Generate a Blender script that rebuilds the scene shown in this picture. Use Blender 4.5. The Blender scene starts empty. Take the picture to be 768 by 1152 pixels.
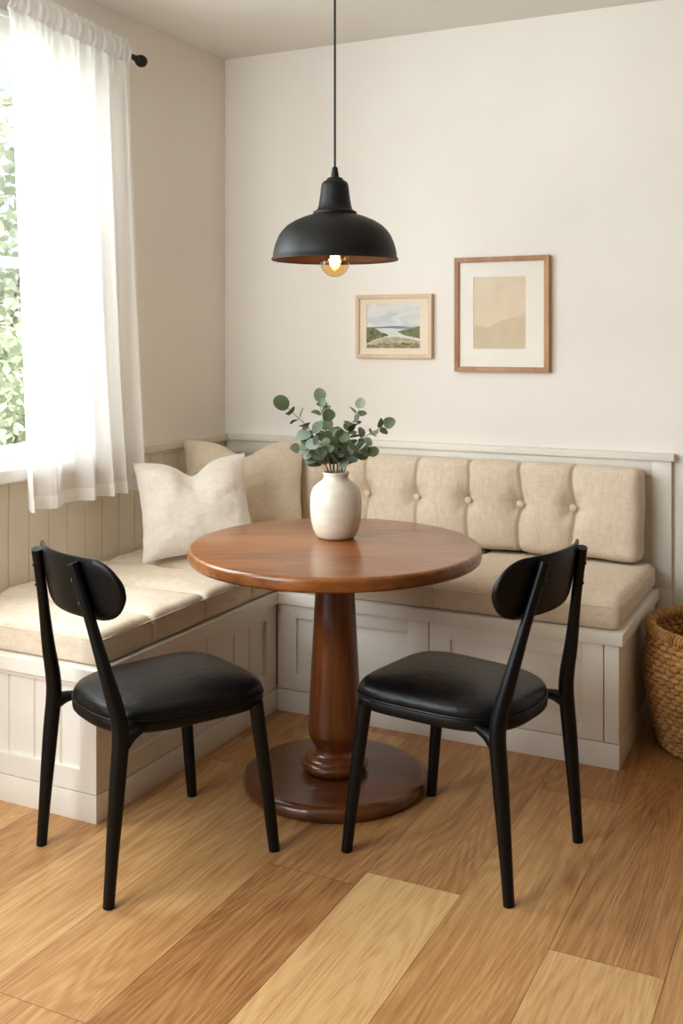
import bpy, bmesh, math, random
from mathutils import Vector, Matrix, noise
random.seed(7)
PI = math.pi
SC = bpy.context.scene
COL = SC.collection

# ------------------------------------------------------------------ helpers
def lin(r, g, b):
    f = lambda c: (c/255/12.92) if c/255 <= .04045 else ((c/255+.055)/1.055)**2.4
    return (f(r), f(g), f(b), 1.0)

class MB:
    """collects vertices and faces of one mesh"""
    def __init__(s): s.v = []; s.f = []; s.m = []; s.cur = 0; s.flat = []
    def add(s, vs, fs, flat=False):
        o = len(s.v); s.v += [tuple(v) for v in vs]
        for f in fs:
            s.f.append([i+o for i in f]); s.m.append(s.cur); s.flat.append(flat)
        return s
    def box(s, a, b):
        x0, y0, z0 = a; x1, y1, z1 = b
        return s.add([(x0,y0,z0),(x1,y0,z0),(x1,y1,z0),(x0,y1,z0),(x0,y0,z1),(x1,y0,z1),(x1,y1,z1),(x0,y1,z1)],
              [(0,3,2,1),(4,5,6,7),(0,1,5,4),(1,2,6,5),(2,3,7,6),(3,0,4,7)], True)
    def lathe(s, prof, n=48, c=(0,0,0), cap=True, a0=0.0):
        vs = []; fs = []
        for r, z in prof:
            for i in range(n):
                a = a0+2*PI*i/n; vs.append((c[0]+r*math.cos(a), c[1]+r*math.sin(a), c[2]+z))
        k = len(prof)
        for j in range(k-1):
            for i in range(n):
                fs.append((j*n+i, j*n+(i+1) % n, (j+1)*n+(i+1) % n, (j+1)*n+i))
        if cap:
            if prof[0][0] > 1e-5: fs.append(tuple(range(n))[::-1])
            if prof[-1][0] > 1e-5: fs.append(tuple((k-1)*n+i for i in range(n)))
        return s.add(vs, fs)
    def tube(s, pts, rad, n=14, cap=True, closed=False, squash=1.0):
        pts = [Vector(p) for p in pts]; m = len(pts)
        if not isinstance(rad, (list, tuple)): rad = [rad]*m
        T = []
        for i in range(m):
            a = pts[(i-1) % m] if (closed or i > 0) else pts[i]
            b = pts[(i+1) % m] if (closed or i < m-1) else pts[i]
            T.append((b-a).normalized())
        up = Vector((0,0,1)) if abs(T[0].z) < .9 else Vector((1,0,0))
        N = (up - T[0]*up.dot(T[0])).normalized()
        vs = []; fs = []
        for i in range(m):
            N = (N - T[i]*N.dot(T[i])).normalized(); B = T[i].cross(N)
            for k in range(n):
                a = 2*PI*k/n
                vs.append(pts[i] + (N*math.cos(a) + B*math.sin(a)*squash)*rad[i])
        for i in range(m if closed else m-1):
            j = (i+1) % m
            for k in range(n):
                fs.append((i*n+k, i*n+(k+1) % n, j*n+(k+1) % n, j*n+k))
        if cap and not closed:
            fs.append(tuple(range(n))[::-1]); fs.append(tuple((m-1)*n+k for k in range(n)))
        return s.add(vs, fs)
    def build(s, name, mat, parent=None, smooth=True, bevel=0, angle=40, loc=None, seg=2):
        me = bpy.data.meshes.new(name); me.from_pydata(s.v, [], s.f)
        mats = mat if isinstance(mat, (list, tuple)) else [mat]
        for m in mats: me.materials.append(m)
        me.polygons.foreach_set('material_index', s.m)
        if smooth: me.polygons.foreach_set('use_smooth', [True]*len(s.f))
        bm = bmesh.new(); bm.from_mesh(me)
        if bevel:
            bmesh.ops.bevel(bm, geom=[e for e in bm.edges if e.is_manifold and e.calc_face_angle(0) > .6], offset=bevel, segments=seg, profile=.6, affect='EDGES')
        bmesh.ops.recalc_face_normals(bm, faces=bm.faces)
        if smooth:
            for e in bm.edges:
                if e.is_manifold and e.calc_face_angle(0) > math.radians(angle): e.smooth = False
        bm.to_mesh(me); bm.free()
        o = bpy.data.objects.new(name, me); COL.objects.link(o)
        if parent is not None: o.parent = parent
        if loc: o.location = loc
        return o

def tag(o, label=None, cat=None, group=None, kind=None):
    if label: o['label'] = label
    if cat: o['category'] = cat
    if group: o['group'] = group
    if kind: o['kind'] = kind
    return o
def thing(name, label, cat, loc=(0,0,0), rotz=0, group=None):
    o = bpy.data.objects.new(name, None); COL.objects.link(o); o.empty_display_size = .1
    o.location = loc; o.rotation_euler = (0,0,rotz)
    return tag(o, label, cat, group)
def struct(name, mb, mat, label, cat, **k):
    return tag(mb.build(name, mat, **k), label, cat, None, 'structure')
def copy_tree(o, parent=None):
    c = o.copy(); COL.objects.link(c)
    if parent is not None: c.parent = parent
    for ch in [x for x in list(COL.objects) if x.parent == o]: copy_tree(ch, c)
    return c
def catmull(P, n=8):
    P = [Vector(p) for p in P]; Q = [P[0]*2-P[1]]+P+[P[-1]*2-P[-2]]; out = []
    for i in range(1, len(Q)-2):
        for k in range(n):
            t = k/n; a, b, c, d = Q[i-1:i+3]
            out.append(.5*((2*b)+(c-a)*t+(2*a-5*b+4*c-d)*t*t+(3*b-a-3*c+d)*t**3))
    out.append(P[-1]); return out
def lerp(a, b, t): return a+(b-a)*t
def sstep(a, b, x):
    t = min(1, max(0, (x-a)/(b-a))); return t*t*(3-2*t)

# ------------------------------------------------------------------ materials
def newmat(name):
    m = bpy.data.materials.new(name); m.use_nodes = True
    nt = m.node_tree; bs = nt.nodes['Principled BSDF']
    return m, nt, bs
def N(nt, t, **k):
    n = nt.nodes.new(t)
    for a, b in k.items():
        if hasattr(n, a): setattr(n, a, b)
        else: n.inputs[a].default_value = b
    return n
def surf(name, c1, c2=None, rough=.5, scale=(6,6,6), detail=4, bump=0, bscale=(200,200,200), bdist=.001, coat=0, metal=0, spec=.5, sheen=0, lo=.35, hi=.65, dist=0):
    """noise-mottled surface of two colours with a fine bump"""
    m, nt, bs = newmat(name); L = nt.links.new
    tc = N(nt, 'ShaderNodeTexCoord')
    bs.inputs['Roughness'].default_value = rough; bs.inputs['Metallic'].default_value = metal
    bs.inputs['Specular IOR Level'].default_value = spec
    bs.inputs['Coat Weight'].default_value = coat; bs.inputs['Coat Roughness'].default_value = .15
    if sheen: bs.inputs['Sheen Weight'].default_value = sheen; bs.inputs['Sheen Roughness'].default_value = .5
    mp = N(nt, 'ShaderNodeMapping'); mp.inputs['Scale'].default_value = scale
    L(tc.outputs['Object'], mp.inputs['Vector'])
    nz = N(nt, 'ShaderNodeTexNoise', Scale=1.0, Detail=detail, Distortion=dist); L(mp.outputs[0], nz.inputs['Vector'])
    cr = N(nt, 'ShaderNodeValToRGB'); e = cr.color_ramp.elements
    e[0].position = lo; e[1].position = hi; e[0].color = c1; e[1].color = c2 or c1
    L(nz.outputs['Fac'], cr.inputs[0]); L(cr.outputs[0], bs.inputs['Base Color'])
    if bump:
        mp2 = N(nt, 'ShaderNodeMapping'); mp2.inputs['Scale'].default_value = bscale; L(tc.outputs['Object'], mp2.inputs['Vector'])
        n2 = N(nt, 'ShaderNodeTexNoise', Scale=1.0, Detail=3.0); L(mp2.outputs[0], n2.inputs['Vector'])
        bp = N(nt, 'ShaderNodeBump', Strength=bump, Distance=bdist); L(n2.outputs['Fac'], bp.inputs['Height']); L(bp.outputs[0], bs.inputs['Normal'])
    return m
def linen(name, c1, c2, bump=.35):
    """woven cloth: crossed thread noise tints and bumps"""
    m, nt, bs = newmat(name); L = nt.links.new
    tc = N(nt, 'ShaderNodeTexCoord'); bs.inputs['Roughness'].default_value = .95; bs.inputs['Specular IOR Level'].default_value = .15
    bs.inputs['Sheen Weight'].default_value = .15
    outs = []
    for sc in ((260,24,60),(24,260,60),(60,24,260)):
        mp = N(nt, 'ShaderNodeMapping'); mp.inputs['Scale'].default_value = sc; L(tc.outputs['Object'], mp.inputs['Vector'])
        nz = N(nt, 'ShaderNodeTexNoise', Scale=1.0, Detail=2.0); L(mp.outputs[0], nz.inputs['Vector']); outs.append(nz.outputs['Fac'])
    a = N(nt, 'ShaderNodeMath', operation='ADD'); L(outs[0], a.inputs[0]); L(outs[1], a.inputs[1])
    b = N(nt, 'ShaderNodeMath', operation='ADD'); L(a.outputs[0], b.inputs[0]); L(outs[2], b.inputs[1])
    d = N(nt, 'ShaderNodeMath', operation='DIVIDE'); L(b.outputs[0], d.inputs[0]); d.inputs[1].default_value = 3
    big = N(nt, 'ShaderNodeTexNoise', Scale=7.0, Detail=3.0); L(tc.outputs['Object'], big.inputs['Vector'])
    mx = N(nt, 'ShaderNodeMath', operation='MULTIPLY_ADD'); L(big.outputs['Fac'], mx.inputs[0]); mx.inputs[1].default_value = .14
    s = N(nt, 'ShaderNodeMath', operation='SUBTRACT'); L(d.outputs[0], s.inputs[0]); s.inputs[1].default_value = .07; L(s.outputs[0], mx.inputs[2])
    cr = N(nt, 'ShaderNodeValToRGB'); e = cr.color_ramp.elements; e[0].position = .36; e[1].position = .64; e[0].color = c1; e[1].color = c2
    L(mx.outputs[0], cr.inputs[0]); L(cr.outputs[0], bs.inputs['Base Color'])
    bp = N(nt, 'ShaderNodeBump', Strength=bump, Distance=.002); L(d.outputs[0], bp.inputs['Height']); L(bp.outputs[0], bs.inputs['Normal'])
    return m
def wood(name, dark, mid, light, scale=(3,40,40), rough=.35, coat=.3, bump=.08):
    m, nt, bs = newmat(name); L = nt.links.new
    tc = N(nt, 'ShaderNodeTexCoord'); mp = N(nt, 'ShaderNodeMapping'); mp.inputs['Scale'].default_value = scale
    L(tc.outputs['Object'], mp.inputs['Vector'])
    n1 = N(nt, 'ShaderNodeTexNoise', Scale=1.0, Detail=6.0, Distortion=.6); n1.inputs['Roughness'].default_value = .65; L(mp.outputs[0], n1.inputs['Vector'])
    mp3 = N(nt, 'ShaderNodeMapping'); mp3.inputs['Scale'].default_value = tuple(v*.18 for v in scale); L(tc.outputs['Object'], mp3.inputs['Vector'])
    n2 = N(nt, 'ShaderNodeTexNoise', Scale=1.0, Detail=3.0, Distortion=.3); L(mp3.outputs[0], n2.inputs['Vector'])
    mx = N(nt, 'ShaderNodeMath', operation='MULTIPLY_ADD'); L(n2.outputs['Fac'], mx.inputs[0]); mx.inputs[1].default_value = .7
    h = N(nt, 'ShaderNodeMath', operation='MULTIPLY_ADD'); L(n1.outputs['Fac'], h.inputs[0]); h.inputs[1].default_value = .6; h.inputs[2].default_value = -.15
    L(h.outputs[0], mx.inputs[2])
    cr = N(nt, 'ShaderNodeValToRGB'); e = cr.color_ramp.elements; e[0].position = .33; e[0].color = dark; e[1].position = .68; e[1].color = light
    k = e.new(.5); k.color = mid
    L(mx.outputs[0], cr.inputs[0]); L(cr.outputs[0], bs.inputs['Base Color'])
    bs.inputs['Roughness'].default_value = rough; bs.inputs['Coat Weight'].default_value = coat; bs.inputs['Coat Roughness'].default_value = .12
    if bump:
        bp = N(nt, 'ShaderNodeBump', Strength=bump, Distance=.002); L(n1.outputs['Fac'], bp.inputs['Height']); L(bp.outputs[0], bs.inputs['Normal'])
    return m

M = {}
M['wall'] = surf('wall_paint', lin(238,233,226), lin(242,238,231), .9, (1.5,1.5,1.5), 3, .12, (90,90,90), .002, spec=.2)
M['wallshade'] = surf('shaded_wall_paint', lin(238,231,221), lin(241,235,226), .9, (1.5,1.5,1.5), 3, .12, (90,90,90), .002, spec=.2)  # same wall paint, a touch more beige: the window wall's shade in its colour
M['taupe'] = surf('low_bounce_taupe', lin(150,138,124), lin(156,144,130), .9, (1.5,1.5,1.5))  # dark tone put on the unseen walls to cut bounced light
M['ceiling'] = surf('ceiling_paint', lin(230,226,219), lin(233,229,223), .95, (2,2,2), spec=.1)
M['paint'] = surf('bench_paint', lin(230,225,215), lin(235,230,221), .5, (5,5,5), 3, .05, (60,60,12), .002)
M['bead'] = surf('shaded_wainscot_paint', lin(220,209,190), lin(226,216,199), .5, (5,5,5), 3, .05, (60,60,12), .002)  # bench paint made darker and more beige, shade put into the colour
M['white'] = surf('window_paint', lin(242,241,238), lin(246,245,243), .4)
M['black'] = surf('black_satin', lin(8,8,9), lin(11,11,12), .38, (30,30,30), spec=.28)
M['blackrod'] = surf('black_iron', lin(20,19,18), lin(26,25,24), .5, (40,40,40), spec=.4)
M['shade'] = surf('shade_black', lin(15,14,13), lin(19,18,17), .48, (8,8,8), spec=.35)
M['lining'] = surf('shade_lining', lin(66,46,28), lin(74,52,32), .55, (8,8,8), spec=.3)
M['leather'] = surf('black_leather', lin(8,8,10), lin(14,14,16), .36, (9,9,9), 5, .4, (42,42,42), .004, spec=.3)
M['cushion'] = linen('cushion_linen', lin(210,193,171), lin(228,213,194))
M['ivory'] = linen('ivory_linen', lin(224,214,202), lin(236,228,218))
M['beige'] = linen('beige_linen', lin(212,196,173), lin(225,211,191))
M['top'] = wood('walnut_top', lin(100,56,22), lin(131,77,33), lin(166,104,52), (5,42,42), .3, .35, .05)
M['turn'] = wood('walnut_turned', lin(78,40,18), lin(108,58,26), lin(134,76,36), (42,42,4), .28, .45, .05)
M['basep'] = wood('walnut_base', lin(72,38,20), lin(98,54,28), lin(118,68,36), (4,36,36), .28, .45, .05)
M['oak'] = wood('oak_frame', lin(150,108,70), lin(172,128,86), lin(188,146,102), (40,40,6), .5, .05, .05)
M['oaklight'] = wood('pale_frame', lin(204,176,146), lin(216,190,161), lin(226,203,176), (40,40,6), .55, .03, .05)
M['mat'] = surf('mat_board', lin(236,231,222), lin(239,235,226), .9)
M['matbeige'] = surf('mat_cream', lin(232,218,196), lin(236,224,204), .9)
M['vase'] = surf('stoneware', lin(212,202,184), lin(228,219,203), .45, (14,14,26), 6, .15, (60,60,60), .002, coat=.15, lo=.3, hi=.7)
M['stem'] = surf('twig', lin(104,84,58), lin(122,112,78), .7, (30,30,30))
M['cord'] = surf('flex', lin(14,14,14), lin(18,18,18), .6)
M['button'] = M['cushion']

def leaf_mat(name, a, b, c, trans=.15):
    m, nt, bs = newmat(name); L = nt.links.new
    at = N(nt, 'ShaderNodeAttribute'); at.attribute_name = 'tone'
    cr = N(nt, 'ShaderNodeValToRGB'); e = cr.color_ramp.elements; e[0].color = a; e[1].color = c; k = e.new(.5); k.color = b
    L(at.outputs['Fac'], cr.inputs[0]); L(cr.outputs[0], bs.inputs['Base Color'])
    bs.inputs['Roughness'].default_value = .55; bs.inputs['Specular IOR Level'].default_value = .35
    tr = N(nt, 'ShaderNodeBsdfTranslucent'); L(cr.outputs[0], tr.inputs['Color'])
    mx = N(nt, 'ShaderNodeMixShader'); mx.inputs[0].default_value = trans
    L(bs.outputs[0], mx.inputs[1]); L(tr.outputs[0], mx.inputs[2]); L(mx.outputs[0], nt.nodes['Material Output'].inputs['Surface'])
    return m
M['euc'] = leaf_mat('eucalyptus_leaf', lin(70,84,52), lin(108,123,96), lin(164,179,172))
M['shrubleaf'] = leaf_mat('glare_shrub_leaf', lin(182,190,162), lin(206,212,190), lin(226,230,216), .45)  # overexposed outdoor glare put into the pale leaf colours
M['bark'] = surf('bark', lin(96,84,70), lin(130,116,98), .9, (20,20,4))
M['lawn'] = surf('lawn', lin(120,142,88), lin(150,168,112), .95, (3,3,3))

def glass_mat(name, tint, refl, rough=.03):
    m, nt, bs = newmat(name); L = nt.links.new
    nt.nodes.remove(bs)
    t = N(nt, 'ShaderNodeBsdfTransparent'); t.inputs['Color'].default_value = tint
    g = N(nt, 'ShaderNodeBsdfGlossy'); g.inputs['Roughness'].default_value = rough
    fr = N(nt, 'ShaderNodeLayerWeight'); fr.inputs['Blend'].default_value = .5
    pw = N(nt, 'ShaderNodeMath', operation='POWER'); pw.inputs[1].default_value = 5.0; L(fr.outputs['Facing'], pw.inputs[0])
    sc = N(nt, 'ShaderNodeMath', operation='MULTIPLY_ADD'); sc.inputs[1].default_value = .96; sc.inputs[2].default_value = .04; L(pw.outputs[0], sc.inputs[0])
    mu = N(nt, 'ShaderNodeMath', operation='MULTIPLY'); mu.inputs[1].default_value = refl; L(sc.outputs[0], mu.inputs[0])
    mx = N(nt, 'ShaderNodeMixShader'); L(mu.outputs[0], mx.inputs[0]); L(t.outputs[0], mx.inputs[1]); L(g.outputs[0], mx.inputs[2])
    L(mx.outputs[0], nt.nodes['Material Output'].inputs['Surface']); return m
M['glass'] = glass_mat('window_glass', (1,1,1,1), .8)
M['pglass'] = glass_mat('picture_glass', (1,1,1,1), .05, .12)
M['bulb'] = glass_mat('bulb_glass', (1,.80,.52,1), 1.2)
def emit(name, col, s):
    m, nt, bs = newmat(name); bs.inputs['Base Color'].default_value = col
    bs.inputs['Emission Color'].default_value = col; bs.inputs['Emission Strength'].default_value = s; return m
M['filament'] = emit('filament_glow', (1,.62,.22,1), 26)

def sheer(name, transp, transl=.5):
    m, nt, bs = newmat(name); L = nt.links.new
    bs.inputs['Base Color'].default_value = lin(254,253,252); bs.inputs['Roughness'].default_value = .95; bs.inputs['Specular IOR Level'].default_value = .1
    tr = N(nt, 'ShaderNodeBsdfTranslucent'); tr.inputs['Color'].default_value = lin(252,251,249)
    tp = N(nt, 'ShaderNodeBsdfTransparent')
    m1 = N(nt, 'ShaderNodeMixShader'); m1.inputs[0].default_value = transl; L(bs.outputs[0], m1.inputs[1]); L(tr.outputs[0], m1.inputs[2])
    m2 = N(nt, 'ShaderNodeMixShader'); m2.inputs[0].default_value = transp; L(m1.outputs[0], m2.inputs[1]); L(tp.outputs[0], m2.inputs[2])
    L(m2.outputs[0], nt.nodes['Material Output'].inputs['Surface']); return m
M['sheer'] = sheer('sheer_voile', .17)
M['hem'] = sheer('sheer_hem', .05, .3)

def floor_mat():
    m, nt, bs = newmat('oak_planks'); L = nt.links.new
    tc = N(nt, 'ShaderNodeTexCoord')
    tone = N(nt, 'ShaderNodeAttribute'); tone.attribute_name = 'tone'
    sh = N(nt, 'ShaderNodeAttribute'); sh.attribute_name = 'shift'
    cb = N(nt, 'ShaderNodeCombineXYZ')
    ms = N(nt, 'ShaderNodeMath', operation='MULTIPLY'); ms.inputs[1].default_value = 17.0; L(sh.outputs['Fac'], ms.inputs[0])
    L(ms.outputs[0], cb.inputs[0]); L(ms.outputs[0], cb.inputs[1])
    ad = N(nt, 'ShaderNodeVectorMath', operation='ADD'); L(tc.outputs['Object'], ad.inputs[0]); L(cb.outputs[0], ad.inputs[1])
    def noisy(scale, detail, dist, rough=.6):
        mp = N(nt, 'ShaderNodeMapping'); mp.inputs['Scale'].default_value = scale; L(ad.outputs[0], mp.inputs['Vector'])
        nz = N(nt, 'ShaderNodeTexNoise', Scale=1.0, Detail=detail, Distortion=dist); nz.inputs['Roughness'].default_value = rough
        L(mp.outputs[0], nz.inputs['Vector']); return nz.outputs['Fac'], mp
    fine, _ = noisy((150,5,1), 5, .4, .7)
    mid, _ = noisy((34,2.2,1), 4, .9)
    broad, _ = noisy((6,1.3,1), 3, .5)
    # cathedral grain: contour bands of a smooth stretched noise
    cath, _ = noisy((7,.75,1), 1, .5, .4)
    w1 = N(nt, 'ShaderNodeMath', operation='MULTIPLY'); w1.inputs[1].default_value = 120; L(cath, w1.inputs[0])
    w2 = N(nt, 'ShaderNodeMath', operation='SINE'); L(w1.outputs[0], w2.inputs[0])
    w3 = N(nt, 'ShaderNodeMath', operation='MULTIPLY_ADD'); w3.inputs[1].default_value = .5; w3.inputs[2].default_value = .5; L(w2.outputs[0], w3.inputs[0])
    def mad(a, k, c):
        n = N(nt, 'ShaderNodeMath', operation='MULTIPLY_ADD'); n.inputs[1].default_value = k; L(a, n.inputs[0])
        if isinstance(c, float): n.inputs[2].default_value = c
        else: L(c, n.inputs[2])
        return n.outputs[0]
    pore, _ = noisy((420,9,1), 2, .2, .5)
    pr = N(nt, 'ShaderNodeMapRange'); pr.inputs['From Min'].default_value = .30; pr.inputs['From Max'].default_value = .46; pr.inputs['To Min'].default_value = -.16; pr.inputs['To Max'].default_value = 0; L(pore, pr.inputs['Value'])
    v = mad(fine, .60, pr.outputs[0]); v = mad(v, 1.0, -.255)
    v = mad(mid, .40, v); v = mad(broad, .36, v); v = mad(w3.outputs[0], .11, v)
    v = mad(tone.outputs['Fac'], .78, v)
    v = mad(v, 1.0, -.345)
    cr = N(nt, 'ShaderNodeValToRGB'); e = cr.color_ramp.elements
    e[0].position = .14; e[0].color = lin(120,78,42); e[1].position = .92; e[1].color = lin(216,178,126)
    for p, c in ((.38, lin(158,110,66)), (.62, lin(188,142,92))):
        k = e.new(p); k.color = c
    L(v, cr.inputs[0])
    # knots
    mpk = N(nt, 'ShaderNodeMapping'); mpk.inputs['Scale'].default_value = (3.4,2.2,1); L(ad.outputs[0], mpk.inputs['Vector'])
    vo = N(nt, 'ShaderNodeTexVoronoi', Scale=1.0); L(mpk.outputs[0], vo.inputs['Vector'])
    kn = N(nt, 'ShaderNodeMapRange'); kn.inputs['From Min'].default_value = .02; kn.inputs['From Max'].default_value = .075; kn.inputs['To Min'].default_value = .75; kn.inputs['To Max'].default_value = 0
    L(vo.outputs['Distance'], kn.inputs['Value'])
    mx = N(nt, 'ShaderNodeMixRGB'); mx.inputs['Color2'].default_value = lin(104,64,34); L(kn.outputs[0], mx.inputs['Fac']); L(cr.outputs[0], mx.inputs['Color1'])
    L(mx.outputs[0], bs.inputs['Base Color'])
    bs.inputs['Roughness'].default_value = .38; bs.inputs['Specular IOR Level'].default_value = .35
    bp = N(nt, 'ShaderNodeBump', Strength=.12, Distance=.002); L(fine, bp.inputs['Height']); L(bp.outputs[0], bs.inputs['Normal'])
    return m
M['floor'] = floor_mat()
M['gap'] = surf('plank_gap', lin(92,60,34), lin(104,70,40), .9)

# ------------------------------------------------------------------ dimensions (metres; room corner at the origin)
D, D2, HS, LB, XE, XR, RC = .675, .705, .4424, 1.7458, 1.94, 2.0095, .954
HC = 2.68

# ------------------------------------------------------------------ room shell
def build_floor():
    mb = MB(); tones = []; shifts = []
    rnd = random.Random(11); w = .2577; gap = .0006
    fixed = {1.482: [(-1.647, .78, .52)], }
    i0 = -8
    for i in range(-6, 16):
        x0 = 1.482 + i*w; x1 = x0 + w
        if x1 < -.1: continue
        r2 = random.Random(100+i)
        cuts = {0: [-3.35, -1.647, .1], -1: [-3.2, -1.72, .1], 2: [-3.6, -1.78, -.2, .1], 1: [-2.75,-.95,.1], -2: [-2.45, -.75, .1], -3:[-3.1,-1.2,.1]}.get(i)
        ts = {0: [.92, .52], -1: [.42, .5], 2: [.82, .5, .55], 1: [.62, .5], -2: [.66, .45], -3: [.72, .6]}.get(i)
        if cuts is None:
            cuts = [-3.2+r2.uniform(-.6,.4), -1.4+r2.uniform(-.5,.5), .1]; ts = [r2.uniform(.38,.75) for _ in range(3)]
        ys = [-6.5, cuts[0]-1.7] + cuts
        tt = [.55, .6] + ts
        for k in range(len(ys)-1):
            a, b = ys[k], ys[k+1]
            mb.add([(x0+gap,a+gap,0),(x1-gap,a+gap,0),(x1-gap,b-gap,0),(x0+gap,b-gap,0)], [(0,1,2,3)])
            tones.append(tt[min(k, len(tt)-1)] if k < len(tt) else .5); shifts.append(r2.random())
    n = len(mb.f); mb.cur = 1
    mb.box((-.12,-6.5,-.1), (5.0,.12,-.0015))
    o = struct('floor', mb, [M['floor'], M['gap']], 'honey oak plank floor', 'floor', smooth=False)
    me = o.data
    for nm, vals in (('tone', tones), ('shift', shifts)):
        at = me.attributes.new(nm, 'FLOAT', 'FACE')
        at.data.foreach_set('value', vals + [0]*(len(me.polygons)-n))
    return o
build_floor()

WY0, WY1, WZ0, WZ1 = -2.35, -.985, .945, 2.40        # window opening in the wall with the window
struct('wall_back', MB().box((-.12,0,-.05), (4.6,.12,HC+.1)), M['wall'], 'off-white painted wall behind the bench and pictures', 'wall', smooth=False)
wl = MB()
wl.box((-.12,-2.75,-.05), (0,0,WZ0)); wl.box((-.12,-2.75,WZ1), (0,0,HC+.1)); wl.box((-.12,WY1,WZ0), (0,0,WZ1)); wl.box((-.12,-2.75,WZ0), (0,WY0,WZ1))
struct('wall_left', wl, M['wallshade'], 'off-white painted wall with the curtained window', 'wall', smooth=False)
struct('ceiling', MB().box((-.12,-5.6,HC), (4.6,0,HC+.1)), M['ceiling'], 'plain pale ceiling above the corner', 'ceiling', smooth=False)
struct('wall_right', MB().box((4.5,-5.6,-.05), (4.62,0,HC+.1)), M['taupe'], 'unseen wall out past the basket, toned dark to cut bounce light', 'wall', smooth=False)
struct('wall_front', MB().box((1.5,-5.62,-.05), (4.5,-5.5,HC+.1)), M['taupe'], 'unseen wall opposite the pictures, toned dark to cut bounce light', 'wall', smooth=False)  # added to hold back front light, open part lets it in softly
bb = MB().box((XR+.004,-.016,0), (4.5,0,.1)); bb.box((XR+.004,-.011,.1), (4.5,0,.112))
struct('baseboard_back', bb, M['paint'], 'low white skirting board behind the basket', 'baseboard', smooth=False)

# beadboard wainscot under the window, vertical boards with v-grooves
def beadboard(mb, axis, a0, a1, z0, z1, face, depth, pitch, off, inward=1, gw=.0045, gd=.006):
    """vertical boards along axis ('y' on an x-facing wall, 'x' on a y-facing one) with grooves"""
    g = []; k = math.floor((a0-off)/pitch)
    cuts = [a0]
    while True:
        c = off + k*pitch; k += 1
        if c > a1-.006: break
        if c > a0+.006: cuts += [c-gw, c, c+gw]
    cuts.append(a1)
    prof = []
    for i, c in enumerate(cuts):
        is_mid = i % 3 == 2 and i < len(cuts)-1
        prof.append((c, -gd if is_mid else 0))
    vs = []; fs = []
    for c, d in prof:
        p = face + inward*d
        for z in (z0, z1):
            vs.append((p, c, z) if axis == 'y' else (c, p, z))
    for i in range(len(prof)-1): fs.append((2*i, 2*i+2, 2*i+3, 2*i+1))
    mb.add(vs, fs, True)
tr = MB(); beadboard(tr, 'y', -2.75, -.001, 0, .93, .018, .018, .1, -1.302)
tr.box((0,-2.75,0), (.012,-.001,.93))
struct('trim_1', tr, M['bead'], 'vertical beadboard panelling below the window, shade toned into its paint', 'panelling', smooth=False)
tr = MB(); tr.box((0,WY1+.075,.922), (.036,-.0005,RC)); tr.box((0,WY1+.075,.905), (.024,-.0005,.922))
struct('trim_2', tr, M['bead'], 'narrow cap rail topping the beadboard beside the curtain', 'rail', bevel=.003, smooth=True)

# ------------------------------------------------------------------ window
wf = MB()
cw = .085
wf.box((0,WY1,WZ0), (.02,WY1+cw,WZ1+cw)); wf.box((0,WY0-cw,WZ0), (.02,WY0,WZ1+cw)); wf.box((0,WY0-cw-.01,WZ1), (.022,WY1+cw+.01,WZ1+cw)); wf.box((0,WY0-cw-.02,WZ1+cw), (.034,WY1+cw+.02,WZ1+cw+.022))
win = struct('window_1', wf, M['white'], 'white sash window behind the sheer curtain', 'window', bevel=.003)
def ring(mb, y0, y1, z0, z1, x0, x1, t, tb=None):
    tb = tb or t
    mb.box((x0,y0,z0), (x1,y1,z0+tb)); mb.box((x0,y0,z1-t), (x1,y1,z1)); mb.box((x0,y0,z0+tb), (x1,y0+t,z1-t)); mb.box((x0,y1-t,z0+tb), (x1,y1,z1-t))
f = MB(); ring(f, WY0, WY1, WZ0, WZ1, -.12, -.005, .022); f.build('window_frame', M['white'], win, bevel=.002)
f = MB(); ring(f, WY0+.022, WY1-.022, WZ0+.022, 1.672, -.06, -.025, .032, .05); f.build('lower_sash', M['white'], win, bevel=.003)
f = MB(); ring(f, WY0+.022, WY1-.022, 1.645, WZ1-.022, -.098, -.063, .032, .035); f.build('upper_sash', M['white'], win, bevel=.003)
MB().box((-.044,WY0+.05,WZ0+.06), (-.041,WY1-.05,1.645)).build('window_pane', M['glass'], win, smooth=False)
MB().box((-.082,WY0+.05,1.67), (-.079,WY1-.05,WZ1-.05)).build('window_pane', M['glass'], win, smooth=False)
s_ = MB().box((-.02,WY0-cw-.03,.9), (.058,WY1+cw-.01,.947)); s_.build('window_sill', M['white'], win, bevel=.006, seg=3)

# ------------------------------------------------------------------ curtain and its rod
RX, RZ = .092, 2.487
rod = thing('curtain_rod', 'black curtain rod with round end knob carrying the sheer curtain', 'curtain rod', (RX,-.80,RZ))
rod.rotation_euler = (-.062,0,0)
MB().tube([(0,-1.85,0),(0,0,0)], .0105, 16).build('rod', M['blackrod'], rod)
MB().lathe([(.0,0),(.011,0),(.0125,.004),(.0125,.018),(.017,.022),(.022,.03),(.0245,.042),(.022,.054),(.014,.062),(0,.066)], 24).build('finial', M['blackrod'], rod)
o = [c for c in COL.objects if c.name == 'finial'][0]; o.rotation_euler = (-PI/2,0,0)
b = MB().lathe([(0,0),(.026,0),(.026,.006),(.022,.01),(.009,.012),(.009,RX-.011)], 24); b.tube([(0, .0135*math.cos(a), RX+.0135*math.sin(a)) for a in [2*PI*i/20 for i in range(20)]], .0035, 8, closed=True)
o = b.build('bracket', M['blackrod'], rod); o.rotation_euler = (0,PI/2,0); o.location = (-RX,-.022,0)

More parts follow.
